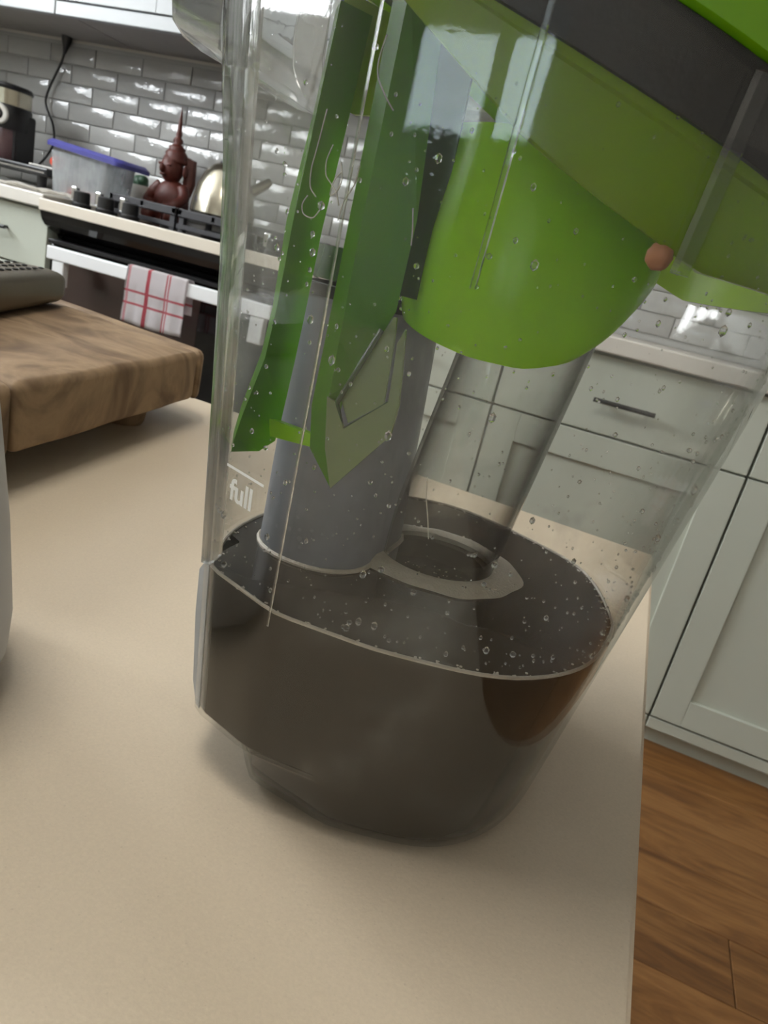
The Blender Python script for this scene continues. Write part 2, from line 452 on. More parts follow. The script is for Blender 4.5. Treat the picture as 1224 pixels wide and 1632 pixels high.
wall_with_window('wall_front', 'back', 2)
structure('wall_right', nbox(X1, X1 + .12, Y0 - .15, Y1 + .12, 0, ZC), M['wall'])

# added fill lamp overhead, brightens the countertop and the lime cup
cl = thing('fill_lamp', 'added round fill lamp brightening the island countertop', 'lamp', (-.50, .10, ZC))
obj('fill_lamp_rim', lathe(bmesh.new(), [(.30, -.002), (.33, -.002), (.33, -.05), (.30, -.055), (.30, -.002)], (-.50, .10, ZC), 48), M['frame'], cl, True)
obj('fill_lamp_back', lathe(bmesh.new(), [(0, -.004), (.299, -.004), (.299, -.010), (0, -.010)], (-.50, .10, ZC), 48), M['frame'], cl, True)
lm = bpy.data.lights.new('fill_light', 'AREA'); lm.shape = 'DISK'; lm.size = .58; lm.energy = 4.6; lm.color = (1.0, .95, .87)
lmo = bpy.data.objects.new('fill_light', lm); COL.objects.link(lmo); lmo.parent = cl; lmo.location = (0, 0, -.04)

# glazed backsplash tiles in running bond, one object each
# added house wall, never seen directly, dims the sky in the window reflection
nb = thing('added_house', 'added pale house wall dimming the window behind the camera', 'house', (0, -5.2, 0))
obj('added_house_wall', nbox(-5, 5, -5.4, -5.2, 0, 3.0), M['added_wall'], nb)
obj('added_house_roof', nbox(-5.3, 5.3, -6.4, -4.9, 3.0, 3.15), M['under'], nb)
bs = structure('trim_1', nbox(X0, 1.6, Y1 - .010, Y1 - .0005, 0.95, 1.481), M['grout'])
tw, th = 0.211, 0.0624
tm = nbox(-tw / 2 + .0014, tw / 2 - .0014, -.007, 0, -th / 2 + .0014, th / 2 - .0014, .0026, 2)
t0 = obj('tile', tm, M['tile'], bs, smooth=True)
n = 0
for row in range(-5, 4):
    zc = 1.282 + th / 2 + row * th
    off = -1.674 + (tw / 2 if row % 2 == 0 else 0) + tw / 2
    k = math.ceil((X0 + tw / 2 - off) / tw)
    while off + k * tw < 0.9:
        loc = Vector((off + k * tw, Y1 - .010, min(zc, 1.481 - th / 2)))
        if zc + th / 2 < 1.50:
            if n == 0: t0.location = loc
            else: piece(t0, 'tile', loc, bs)
            n += 1
        k += 1

# ------------------------------------------------------------------ the wall run: cabinets, worktop, cooker
def shaker(bm, x0, x1, z0, z1, yf, th=.02, stile=.072, rec=.009):
    """door leaf with a recessed middle; yf is its front face"""
    box(bm, x0, x0 + stile, yf, yf + th, z0, z1, .0012, 1); box(bm, x1 - stile, x1, yf, yf + th, z0, z1, .0012, 1)
    box(bm, x0 + stile, x1 - stile, yf, yf + th, z0, z0 + stile, .0012, 1); box(bm, x0 + stile, x1 - stile, yf, yf + th, z1 - stile, z1, .0012, 1)
    box(bm, x0 + stile - .002, x1 - stile + .002, yf + rec, yf + th - .002, z0 + stile - .002, z1 - stile + .002)
    return bm
def pull(bm, x0, x1, z, yf):
    tube(bm, [(x0, yf - .028, z), (x1, yf - .028, z)], .0055, 10)
    for x in (x0 + .02, x1 - .02): tube(bm, [(x, yf - .028, z), (x, yf + .001, z)], .0045, 8)
    return bm
def base_cabinet(x0, x1, label, doors, drawers=1, group=None):
    c = thing('base_cabinet', label, 'cabinet', (x0, 1.80, 0), group)
    obj('carcass', nbox(x0 + .001, x1 - .001, 1.7625, Y1 - .005, .095, .909), M['cab'], c)
    obj('toe_kick', nbox(x0 + .001, x1 - .001, 1.785, 1.80, .0, .095), M['cab'], c)
    obj('bottom_rail', nbox(x0 + .001, x1 - .001, 1.745, 1.785, .055, .085, .002, 1), M['cab'], c)
    if drawers == 3:
        for z0, z1 in ((.092, .405), (.409, .733), (.739, .905)):
            d = obj('drawer', nbox(x0 + .002, x1 - .002, 1.74, 1.762, z0, z1, .0015, 1), M['cab'], c)
            mid = (x0 + x1) / 2
            zp = z0 + .092 if z0 > .7 else z1 - .07
            obj('drawer_pull', pull(bmesh.new(), mid - .16, mid + .16, zp, 1.74), M['black'], d, True)
    else:
        n = doors; w = (x1 - x0) / n
        for i in range(n):
            a, b = x0 + i * w + .002, x0 + (i + 1) * w - .002
            obj('door', shaker(bmesh.new(), a, b, .092, .724, 1.74), M['cab'], c)
            d = obj('drawer', nbox(a, b, 1.74, 1.762, .729, .905, .0015, 1), M['cab'], c)
            obj('drawer_pull', pull(bmesh.new(), (a + b) / 2 - .07, (a + b) / 2 + .07, .805, 1.74), M['black'], d, True)
    return c
base_cabinet(-2.35, -1.757, 'pale drawer cabinet left of the cooker with a black bar pull', 1, 3)
base_cabinet(-2.948, -2.352, 'pale drawer cabinet in the far left corner of the room', 1, 3)
base_cabinet(-.848, -.332, 'pale shaker cabinet touching the right side of the cooker', 1)
base_cabinet(-.330, .2665, 'pale shaker cabinet seen mostly through the clear tank', 1)
base_cabinet(.2685, .86, 'pale shaker cabinet right of the clear tank, above the oak floor', 1)
base_cabinet(.862, 1.55, 'pale shaker cabinet at the right end of the wall run', 1)
tag(obj('worktop', nbox(X0 + .002, -1.757, 1.715, Y1 - .012, .911, .949, .004, 2), M['counter_white']), 'white stone worktop left of the cooker, under the grinder', 'worktop')
tag(obj('worktop', nbox(-.848, 1.55, 1.715, Y1 - .012, .911, .949, .004, 2), M['counter_white']), 'white stone worktop right of the cooker, behind the clear tank', 'worktop')

def wall_cabinet(x0, x1, label):
    c = thing('wall_cabinet', label, 'cabinet', (x0, 2.03, 1.48))
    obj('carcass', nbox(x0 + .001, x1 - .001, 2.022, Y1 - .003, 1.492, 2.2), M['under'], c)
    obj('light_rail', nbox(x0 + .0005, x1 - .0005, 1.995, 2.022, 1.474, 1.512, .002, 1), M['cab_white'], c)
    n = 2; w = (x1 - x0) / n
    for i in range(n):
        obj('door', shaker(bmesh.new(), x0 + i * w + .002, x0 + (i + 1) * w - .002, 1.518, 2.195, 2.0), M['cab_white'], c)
wall_cabinet(-2.948, -2.05, 'white wall cabinet above the coffee grinder')
wall_cabinet(-2.048, -1.15, 'white wall cabinet above the carved figure')
wall_cabinet(-1.148, -.25, 'white wall cabinet above the right part of the cooker')

# cooker
ck = thing('range_cooker', 'black and white wide range cooker with gas hob and checked towel on its handle', 'cooker', (-1.30, 1.75, 0))
CX0, CX1 = -1.755, -.85
prof = [(1.702, .905), (1.708, .885), (1.722, .868), (1.748, .855), (1.772, .846), (1.778, .835), (1.79, .832), (2.30, .832), (2.30, .905)]
bm = bmesh.new(); a = [bm.verts.new((CX0 + .003, y, z)) for y, z in prof]; b = [bm.verts.new((CX1 - .003, y, z)) for y, z in prof]
bm.faces.new(a); bm.faces.new(b[::-1])
for i in range(len(a)): bm.faces.new((a[i], a[(i + 1) % len(a)], b[(i + 1) % len(a)], b[i]))
obj('fascia', bm, M['blackglass'], ck)
obj('body', nbox(CX0 + .004, CX1 - .004, 1.79, 2.33, .0, .831), M['black'], ck)
obj('hob', nbox(CX0 + .002, CX1 - .002, 1.704, 2.34, .9055, .936, .003, 2), M['hob'], ck)
obj('hob_edge', nbox(CX0 + .001, CX1 - .001, 1.697, 1.7035, .906, .938, .0025, 2), M['hob_edge'], ck)
dr = obj('oven_door', nbox(CX0 + .006, CX1 - .006, 1.748, 1.788, .30, .818, .003, 2), M['blackglass'], ck)
obj('door_reflection', nbox(-1.715, -1.205, 1.7465, 1.749, .40, .775, .001, 1), M['oven_reflection'], dr)  # thin sheet carrying the painted brown reflection
obj('lower_drawer', nbox(CX0 + .006, CX1 - .006, 1.75, 1.788, .10, .292, .003, 2), M['black'], ck)
obj('plinth', nbox(CX0 + .006, CX1 - .006, 1.785, 1.789, .0, .095), M['black'], ck)
hd = obj('door_handle', nbox(-1.668, -.93, 1.652, 1.672, .784, .820, .003, 2), M['white_enamel'], ck)
for x in (-1.63, -.97): obj('handle_bracket', box(nbox(x - .018, x + .024, 1.655, 1.676, .715, .7838, .002, 1), x - .012, x + .018, 1.672, 1.75, .788, .812), M['white_enamel'], hd)
obj('vent_strip', nbox(CX0 + .006, CX1 - .006, 1.735, 1.779, .820, .832, .002, 1), M['black'], ck)
for i, x in enumerate((-1.66, -1.572, -1.486, -1.10, -1.01, -.92)):
    kb = obj('hob_knob', lathe(bmesh.new(), [(0, .936), (.027, .936), (.027, .946), (.023, .950), (.022, .978), (.019, .981), (0, .981)], (x, 1.76, 0), 24), M['black'], ck, True)
    obj('knob_grip', nbox(x - .034, x - .016, 1.752, 1.768, .952, .990, .003, 2), M['chrome'], kb)
for g in range(3):
    gx0 = -1.60 + g * .243; gx1 = gx0 + .236
    bm = bmesh.new()
    for x in (gx0 + .008, gx1 - .008, (gx0 + gx1) / 2): box(bm, x - .008, x + .008, 1.80, 2.30, .980, 1.000, .003, 1)
    for y in (1.809, 1.87, 1.93, 1.99, 2.05, 2.11, 2.17, 2.23, 2.291): box(bm, gx0, gx1, y - .009, y + .009, .976, .999, .003, 1)
    for x in (gx0 + .012, gx1 - .012):
        for y in (1.812, 2.288): box(bm, x - .008, x + .008, y - .008, y + .008, .936, .980)
    box(bm, gx0, gx1, 1.80, 1.806, .945, .958, .001, 1)
    obj('pan_support', bm, M['iron'], ck)
for x, y, r_ in ((-1.48, 1.95, .04), (-1.48, 2.18, .05), (-1.24, 2.06, .06), (-1.0, 1.95, .04), (-1.0, 2.18, .05)):
    obj('burner', lathe(bmesh.new(), [(0, .9362), (r_, .9362), (r_, .945), (r_ * .8, .952), (r_ * .8, .958), (0, .960)], (x, y, 0), 24), M['black'], ck, True)

# towel over the oven handle
bm = bmesh.new(); prof = []
for s in range(15): prof.append((1.648 - .001 * math.sin(s * .8), .678 + (.822 - .678) * s / 14))
prof += [(1.650, .8265), (1.662, .829), (1.674, .8265)]
for s in range(9): prof.append((1.6765, .821 - .085 * s / 8))
rows = []
for i in range(25):
    u = i / 24; x = -1.381 + .198 * u
    row = []
    for j, (y, z) in enumerate(prof):
        fall = max(0, (.82 - z) / .14)
        wob = .006 * math.sin(u * 13 + .6) * fall
        row.append(bm.verts.new((x + .006 * fall * (u - .5) * (1 if j < 15 else 2) , y - abs(wob) if j < 15 else y + abs(wob) * .3, z - .004 * math.sin(u * 3.1) * fall)))
    rows.append(row)
for a, b in zip(rows, rows[1:]):
    for j in range(len(prof) - 1): bm.faces.new((a[j], b[j], b[j + 1], a[j + 1]))
bmesh.ops.solidify(bm, geom=bm.faces[:], thickness=.0018)
tag(obj('dish_towel', bm, M['towel'], None, 'all', loc=(-1.289, 1.66, .817)), 'white dish towel with red check lines hanging on the oven handle', 'towel')

# things on the worktop left of the cooker
st = thing('appliance_stand', 'low black stand under the coffee grinder', 'stand', (-2.3, 2.1, .949))
obj('shelf_top', nbox(-2.62, -2.03, 1.99, 2.29, 1.000, 1.026, .006, 2), M['black'], st)
for x in (-2.55, -2.09):
    for y in (2.03, 2.25): obj('leg', lathe(bmesh.new(), [(0, .949), (.014, .949), (.017, 1.001), (0, 1.001)], (x, y, 0), 16), M['black'], st, True)
obj('trim_strip', nbox(-2.61, -2.04, 1.9865, 1.9905, 1.008, 1.013, .001, 1), M['chrome'], st)
gx, gy, gz = -2.385, 2.14, 1.0265
gr = thing('coffee_grinder', 'black coffee grinder with steel band and white ring dial', 'grinder', (gx, gy, gz))
obj('grounds_cup', lathe(bmesh.new(), [(0, 0), (.070, 0), (.074, .01), (.074, .10), (0, .10)], (gx, gy, gz), 32), M['coffee'], gr, True)
obj('back_column', nbox(gx + .03, gx + .078, gy - .03, gy + .06, gz, gz + .16, .008, 2), M['black'], gr)
obj('body', lathe(bmesh.new(), [(0, .10), (.080, .10), (.082, .11), (.082, .172), (.078, .178), (0, .178)], (gx, gy, gz), 32), M['black'], gr, True)
obj('steel_band', lathe(bmesh.new(), [(0, .178), (.079, .178), (.079, .226), (0, .226)], (gx, gy, gz), 32), M['steel'], gr, True)
obj('lid', lathe(bmesh.new(), [(0, .226), (.081, .226), (.083, .234), (.078, .243), (.03, .250), (0, .251)], (gx, gy, gz), 32), M['black'], gr, True)
dx, dy = .50, -.866
bm = lathe(bmesh.new(), [(.017, 0), (.034, 0), (.034, .010), (.030, .014), (.021, .014), (.017, .010), (.017, 0)], (0, 0, 0), 32)
bmesh.ops.transform(bm, matrix=Matrix.Translation((gx + dx * .080, gy + dy * .080, gz + .142)) @ Vector((dx, dy, 0)).to_track_quat('Z', 'Y').to_matrix().to_4x4(), verts=bm.verts)
obj('dial_ring', bm, M['ceramic'], gr, True)
bm = lathe(bmesh.new(), [(0, 0), (.0165, 0), (.0165, .012), (.012, .016), (0, .016)], (0, 0, 0), 24)
bmesh.ops.transform(bm, matrix=Matrix.Translation((gx + dx * .080, gy + dy * .080, gz + .142)) @ Vector((dx, dy, 0)).to_track_quat('Z', 'Y').to_matrix().to_4x4(), verts=bm.verts)
obj('dial_hub', bm, M['black'], gr, True)
cd = thing('power_cord', 'black power cord hanging from the wall cabinet onto the worktop', 'cord', (-2.335, 2.335, 1.49))
obj('cable', tube(bmesh.new(), smooth_path([(-2.330, 2.325, 1.44), (-2.343, 2.325, 1.40), (-2.395, 2.325, 1.30), (-2.398, 2.325, 1.25), (-2.358, 2.325, 1.19), (-2.350, 2.325, 1.13), (-2.372, 2.32, 1.08), (-2.40, 2.30, 1.030)], 6), .0042, 8), M['black'], cd, True)
obj('plug', tube(bmesh.new(), [(-2.322, 2.325, 1.4915), (-2.323, 2.325, 1.475), (-2.326, 2.325, 1.455), (-2.330, 2.325, 1.435)], [.019, .017, .010, .005], 12), M['black'], cd, True)
tag(obj('chopping_mat', nbox(-2.155, -2.035, 2.03, 2.15, 1.0265, 1.0335, .002, 1), M['ceramic']), 'small white board lying on the black stand', 'board')
tag(obj('tomato', blob(bmesh.new(), (-2.095, 2.10, 1.0335 + .022), .026, 3, (1.1, 1, .85)), M['tomato'], None, True), 'red tomato on the small white board', 'tomato')

tb = thing('food_tub', 'clear plastic food tub with a tilted blue lid', 'tub', (-1.89, 2.08, .949))
def rrect(x0, x1, y0, y1, z, r, n=5):
    out = []
    for cx, cy, a0 in ((x1 - r, y1 - r, 0), (x0 + r, y1 - r, 90), (x0 + r, y0 + r, 180), (x1 - r, y0 + r, 270)):
        for i in range(n + 1):
            a = math.radians(a0 + 90 * i / n); out.append((cx + r * math.cos(a), cy + r * math.sin(a), z))
    return out
bm = bmesh.new()
L = [rrect(-2.008 - .012 * t, -1.778 + .012 * t, 1.985 - .008 * t, 2.105 + .008 * t, .950 + .135 * t, .025) for t in (0, .05, .5, 1)]
Li = [[(x + (.0018 if x < -1.888 else -.0018), y + (.0018 if y < 2.045 else -.0018), z + .002) for x, y, z in q] for q in L]
loft(bm, L + Li[::-1], True, True)
obj('tub_body', bm, M['tub'], tb, True)
bm = bmesh.new()
def tilt(q, dz): return [(x, y, z + dz - (x + 1.888) * .07) for x, y, z in q]
A = rrect(-2.030, -1.715, 1.965, 2.125, 1.090, .03)
loft(bm, [tilt(A, 0), tilt(A, .012), tilt([(x * .92 - 1.875 * .08, y * .88 + 2.045 * .12, z) for x, y, z in A], .022)], True, True)
obj('lid', bm, M['blue'], tb, True)
obj('tub_contents', nbox(-1.96, -1.84, 2.00, 2.08, .953, .985, .015, 3), M['tomato'], tb, True)
bw_ = thing('small_bowl', 'small white bowl behind the food tub', 'bowl', (-1.872, 2.27, .949))
obj('bowl_body', lathe(bmesh.new(), [(0, .0), (.03, .0), (.034, .006), (.06, .085), (.064, .10), (.060, .10), (.055, .085), (.03, .010), (0, .008)], (-1.872, 2.265, .9495), 32), M['ceramic'], bw_, True)
tag(obj('leafy_herb', blob(blob(bmesh.new(), (-1.882, 2.265, 1.058), .03, 2, (1.1, .9, .9)), (-1.862, 2.255, 1.066), .02, 2), M['leafgreen'], None, True), 'dark green leaves in the small white bowl', 'herb')
bm = bmesh.new(); rows = []
for i in range(22):
    row = []
    for j in range(12):
        u, w = i / 21, j / 11
        x = -2.12 + .36 * u + .03 * math.sin(5 * w); y = 1.735 + .20 * w + .012 * math.sin(9 * u)
        z = .951 + .010 * abs(math.sin(7 * u + 4 * w) * math.cos(5 * w - 3 * u)) + .006 * abs(math.sin(17 * u * (1 - w)))
        row.append(bm.verts.new((x, y, z)))
    rows.append(row)
for a, b in zip(rows, rows[1:]):
    for j in range(11): bm.faces.new((a[j], a[j + 1], b[j + 1], b[j]))
bmesh.ops.solidify(bm, geom=bm.faces[:], thickness=-.001)
tag(obj('paper_sheet', bm, M['paper'], None, True), 'crumpled pale paper lying on the worktop edge beside the hob', 'paper')

# carved figure: seated, with a tall tiered crown
fx, fy, fz = -1.722, 2.24, .9375
fg = thing('carved_figure', 'dark red carved wooden figure with a tall pointed crown', 'figurine', (fx, fy, fz))
bm = lathe(bmesh.new(), [(0, 0), (.075, 0), (.080, .012), (.074, .03), (.078, .05), (.084, .075), (.080, .10), (.066, .125), (.050, .140), (.034, .150), (0, .152)], (fx, fy, fz), 32, .78, .62)
for s in (-1, 1):
    tube(bm, smooth_path([(fx + s * .044, fy - .005, fz + .132), (fx + s * .064, fy - .02, fz + .10), (fx + s * .054, fy - .055, fz + .07), (fx + s * .02, fy - .065, fz + .062)], 5), [.020] * 6 + [.018] * 5 + [.014] * 5, 10)
    tube(bm, smooth_path([(fx + s * .03, fy - .02, fz + .03), (fx + s * .058, fy - .04, fz + .028), (fx + s * .03, fy - .075, fz + .03)], 6), .024, 10)
obj('body', bm, M['carved'], fg, 'all')
bm = blob(bmesh.new(), (fx - .004, fy - .010, fz + .188), .045, 3, (.84, .9, 1.12))
blob(bm, (fx - .012, fy - .055, fz + .182), .010, 2, (.8, .9, 1.5))
for s in (-1, 1):
    blob(bm, (fx + s * .018 - .008, fy - .046, fz + .196), .008, 2, (1.3, .6, .6)); blob(bm, (fx + s * .045, fy - .002, fz + .185), .014, 2, (.5, .8, 1.6))
blob(bm, (fx - .010, fy - .049, fz + .164), .009, 2, (1.4, .7, .6))
obj('head', bm, M['carved'], fg, 'all')
bm = lathe(bmesh.new(), [(0, .200), (.042, .206), (.046, .213), (.043, .222), (.039, .228), (.041, .236), (.034, .244), (.029, .250), (.032, .256), (.022, .262), (.014, .268), (.019, .276), (.016, .284), (.010, .290), (.0115, .298), (.009, .312), (.007, .335), (.004, .365), (0, .388)], (fx, fy, fz), 28, .92, .92)
obj('crown', bm, M['carved'], fg, 'all')
bm = bmesh.new()
prism(bm, [(fx + .035, fy + .01, fz + .235), (fx + .056, fy + .02, fz + .228), (fx + .062, fy + .02, fz + .15), (fx + .055, fy + .01, fz + .11), (fx + .03, fy + .01, fz + .13)], (0, 1, 0), .02)
prism(bm, [(fx - .035, fy + .01, fz + .235), (fx - .050, fy + .02, fz + .225), (fx - .052, fy + .02, fz + .17), (fx - .03, fy + .01, fz + .14)], (0, 1, 0), .02)
obj('headdress_flap', bm, M['carved'], fg)

kx, ky, kz = -1.440, 2.14, 1.0008
kt = thing('kettle', 'steel stovetop kettle with a black handle on the hob', 'kettle', (kx, ky, kz))
obj('kettle_body', lathe(bmesh.new(), [(0, 0), (.098, 0), (.104, .008), (.101, .04), (.090, .09), (.072, .130), (.050, .156), (.036, .164), (0, .166)], (kx, ky, kz), 40), M['steel'], kt, True)
obj('lid_knob', lathe(bmesh.new(), [(0, .164), (.03, .166), (.028, .172), (.008, .175), (.010, .181), (.014, .187), (0, .190)], (kx, ky, kz), 24), M['black'], kt, True)
obj('spout', tube(bmesh.new(), [(kx + .05, ky + .06, kz + .10), (kx + .075, ky + .09, kz + .13), (kx + .09, ky + .11, kz + .15)], [.020, .016, .013], 14), M['steel'], kt, True)
obj('handle', tube(bmesh.new(), smooth_path([(kx + .045, ky - .045, kz + .145), (kx + .085, ky - .085, kz + .15), (kx + .105, ky - .10, kz + .10), (kx + .085, ky - .082, kz + .04), (kx + .07, ky - .07, kz + .035)], 6), .012, 10), M['black'], kt, True)

# ------------------------------------------------------------------ the island in front
ki = thing('kitchen_island', 'pale panelled island under the beige countertop', 'island', (-.6, .2, 0))
obj('island_body', nbox(-1.50, .020, -.50, .66, .09, .744), M['cab'], ki)
obj('island_plinth', nbox(-1.46, -.02, -.46, .62, 0, .09), M['cab'], ki)
for i in range(3): obj('end_panel', nbox(.0205, .032, -.48 + i * .38, -.12 + i * .38, .12, .73, .004, 1), M['cab'], ki)
# far edge runs slightly off square, as in the view
ic = bmesh.new()
prism(ic, [(-1.55, -.55, .745), (.0598, -.55, .745), (.0585, .7155, .745), (-1.55, .7655 + .02, .745)], (0, 0, 1), .030)
bmesh.ops.bevel(ic, geom=[e for e in ic.edges], offset=.002, segments=2, affect='EDGES')
tag(obj('island_countertop', ic, M['counter']), 'beige stone countertop carrying the clear tank and the wooden board', 'countertop')

# cutting board: two glued blocks, a far cheek and four feet; it lies a little askew
bo = Vector((-.432, .655, 0)); ex = Vector((-.981, .194, 0)); ey = Vector((.194, -.981, 0))
ba = thing('cutting_board', 'thick worn wooden cutting board on round feet', 'board', (-.60, .50, TZ))
def board_block(name, u0, u1, v0, v1, z0, z1, bev):
    bm = nbox(u0, u1, v0, v1, z0, z1)
    ve = [e for e in bm.edges if abs(e.verts[0].co.z - e.verts[1].co.z) > .01 and e.verts[0].co.x < .01 and (e.verts[0].co.y < .001)]
    if ve: bmesh.ops.bevel(bm, geom=ve, offset=.017, segments=5, affect='EDGES', profile=.5)
    bmesh.ops.bevel(bm, geom=list(bm.edges) if not ve else [e for e in bm.edges if e.calc_face_angle(0) > .6], offset=bev, segments=3, affect='EDGES', profile=.5)
    bmesh.ops.subdivide_edges(bm, edges=[e for e in bm.edges if e.calc_length() > .1], cuts=8, use_grid_fill=True)
    for v in bm.verts:
        q = v.co.copy(); q.z += .0012 * math.sin(q.x * 40 + q.y * 23) * math.sin(q.y * 31); u, w = q.x, q.y
        v.co = bo + ex * u + ey * w + Vector((0, 0, q.z))
    return obj(name, bm, M['board'], ba, True)
board_block('plank', .0, .46, .0, .0215, .8, .8515, .008)
board_block('plank', .0015, .46, .0218, .308, .8005, .851, .007)
board_block('plank', .0018, .46, .3083, .43, .8, .8505, .007)
for u, w in ((.05, .095), (.42, .095), (.05, .37), (.42, .37)):
    c = bo + ex * u + ey * w
    obj('foot', lathe(bmesh.new(), [(0, .775), (.0165, .775), (.0185, .779), (.0225, .8015), (0, .8015)], (c.x, c.y, 0), 24), M['board'], ba, True)

# box grater lying on the board
ga = thing('grater', 'dull steel grater lying on the wooden board', 'grater', (-.70, .66, .851))
gd = Vector((.42, -.907, 0)).normalized(); gs = Vector((-gd.y, gd.x, 0))
g0 = Vector((-.668, .662, .851))
bm = bmesh.new(); L = []
for t, w, hh in ((0, .012, .014), (.003, .020, .024), (.010, .027, .032), (.025, .030, .036), (.10, .032, .038), (.22, .033, .039), (.30, .033, .039)):
    ring = []
    for i in range(28):
        a = 2 * math.pi * i / 28; ca, sa = math.cos(a), math.sin(a)
        e = .55
        px_ = w * math.copysign(abs(ca) ** e, ca); pz_ = hh / 2 * math.copysign(abs(sa) ** e, sa)
        ring.append(g0 + gd * t + gs * px_ + Vector((0, 0, .0205 + pz_)))
    L.append(ring)
loft(bm, L, True, True)
gb = obj('grater_body', bm, M['steel_dull'], ga, True)
hm = bmesh.new()
for i in range(12):
    for j in range(3):
        c = g0 + gd * (.05 + .016 * i + (.008 if j % 2 else 0)) + gs * (-.014 + .014 * j) + Vector((0, 0, .0402))
        x = bmesh.ops.create_icosphere(hm, subdivisions=1, radius=1)
        for v in x['verts']: v.co = c + gd * v.co.x * .0042 + gs * v.co.y * .0032 + Vector((0, 0, v.co.z * .0012))
ho = obj('grating_holes', hm, M['hole'], ga); ho['kind'] = 'stuff'

# grey canister whose side just enters at the left edge
cn = thing('canister', 'light grey rounded canister at the left edge of the countertop', 'canister', (-.266, .158, TZ))
obj('canister_body', lathe(bmesh.new(), [(0, 0), (.060, 0), (.067, .004), (.071, .014), (.072, .03), (.069, .07), (.0635, .115), (.060, .135), (.054, .143), (0, .144)], (-.266, .158, TZ), 48), M['canister'], cn, True)
obj('canister_lid', lathe(bmesh.new(), [(0, .1442), (.052, .1442), (.054, .150), (.050, .158), (.02, .163), (0, .163)], (-.266, .158, TZ), 48), M['canister'], cn, True)

TANK_CTRL=[  # x, y at the height of the water, outward flare per metre of height
 (-.127,.2108,-.10,.0),(-.0905,.1970,.028,-.08),(-.054,.2000,.035,-.08),(-.0131,.2145,.08,-.08),
 (.0112,.2428,.14,-.04),(.0195,.2814,.155,0),(.0166,.3099,.15,.03),(.001,.3499,.1,.08),(-.026,.3686,.05,.1),
 (-.0646,.3825,0,.1),(-.0950,.378,-.04,.1),(-.118,.357,-.08,.08),(-.137,.315,-.1,.03),(-.1414,.2552,-.1,0)]
NSEG=6
def tank_loop(z, off=0.0):
    """closed outline of the tank's inner wall at height z (table = 0), pushed outward by off"""
    P=[(x+fx*(z-.083), y+fy*(z-.083)) for x,y,fx,fy in TANK_CTRL]
    n=len(P); out=[]
    def cr(a,b,c,d,t):
        return tuple(.5*((2*b[k])+(-a[k]+c[k])*t+(2*a[k]-5*b[k]+4*c[k]-d[k])*t*t+(-a[k]+3*b[k]-3*c[k]+d[k])*t**3) for k in (0,1))
    for i in range(n):
        a,b,c,d=P[i-1],P[i],P[(i+1)%n],P[(i+2)%n]
        for s in range(NSEG):
            t=s/NSEG
            if i in (0,1): q=(b[0]+(c[0]-b[0])*t, b[1]+(c[1]-b[1])*t)
            elif i==2: q=cr((2*b[0]-c[0],2*b[1]-c[1]+.004),b,c,d,t)
            elif i==n-1: q=cr(a,b,c,(c[0]+.005,c[1]-.012),t)
            else: q=cr(a,b,c,d,t)
            out.append(q)
    # soften corners
    for _ in range(1):
        m=len(out); out=[((out[i-1][0]+2*out[i][0]+out[(i+1)%m][0])/4,(out[i-1][1]+2*out[i][1]+out[(i+1)%m][1])/4) for i in range(m)]
    m=len(out)
    if off:
        res=[]
        for i in range(m):
            a,c=out[i-1],out[(i+1)%m]
            tx,ty=c[0]-a[0],c[1]-a[1]; l=math.hypot(tx,ty)
            res.append((out[i][0]+ty/l*off,out[i][1]-tx/l*off))
        out=res
    return out

# ------------------------------------------------------------------ the clear tank (x, y from the camera's foot, z from the table)
ROUND = [.010, .012, .0065, .0045, .0045, .0045, .0045, .0045, .0045, .0045, .0045, .006, .008, .009]
STEP = [.022, .003, 0, 0, 0, 0, 0, 0, 0, 0, 0, .004, .012, .018]   # the left side ends in a ledge above the table
def plane_z(x, y): return .2448 - .333 * x + .067 * (y - .2)
def per(vals, i):
    k, f = divmod(i, NSEG); a, b = vals[k], vals[(k + 1) % len(vals)]
    return a + (b - a) * f / NSEG
def wall_loop(t, off, top):
    """t < 1: height t * .2 ; above: from .2 to the slanted rim"""
    if t <= 1:
        z = .2 * t; L = tank_loop(z, off); out = []
        m = len(L)
        for i, (x, y) in enumerate(L):
            s = per(STEP, i) * min(1, max(0, (.0235 - z) / .003)) ** .5
            rd = per(ROUND, i); zr = .002 + 1.75 * rd
            if z < zr: s += rd * (1 - math.sqrt(1 - (1 - z / zr) ** 2))
            a, c = L[i - 1], L[(i + 1) % m]; tx, ty = c[0] - a[0], c[1] - a[1]; l = math.hypot(tx, ty)
            out.append((x - ty / l * s, y + tx / l * s, z))
        return out
    f = t - 1; base = tank_loop(.2, off); hi = tank_loop(.26, off); out = []
    for (x, y), (xh, yh) in zip(base, hi):
        zt = plane_z(x, y) + top; z = .2 + (zt - .2) * f; q = (z - .2) / .06
        out.append((x + (xh - x) * q, y + (yh - y) * q, z))
    return out
def up(L): return [(x, y, z + TZ) for x, y, z in L]
TS = [0, .0015, .004, .009, .018, .03, .05, .07, .1025, .109, .115, .1175, .2, .415, .6, .8, 1, 1.25, 1.5, 1.75, 2]
RIM = .0155
tk = thing('dirty_water_tank', 'clear plastic dirty water tank with grey duct and white full mark', 'tank', (-.06, .29, TZ))
bm = bmesh.new()
outer = [up([(x, y, max(z, .0006)) for x, y, z in wall_loop(t, .002, RIM)]) for t in TS]
inner = [up([(x, y, max(z, .0026)) for x, y, z in wall_loop(t, 0, RIM)]) for t in TS]
loft(bm, outer + inner[::-1], True, True)
obj('tank_wall', bm, M['clear'], tk, 40)

def on_wall(i, z, off=0.0):
    L = tank_loop(z, off); return L[i % len(L)]
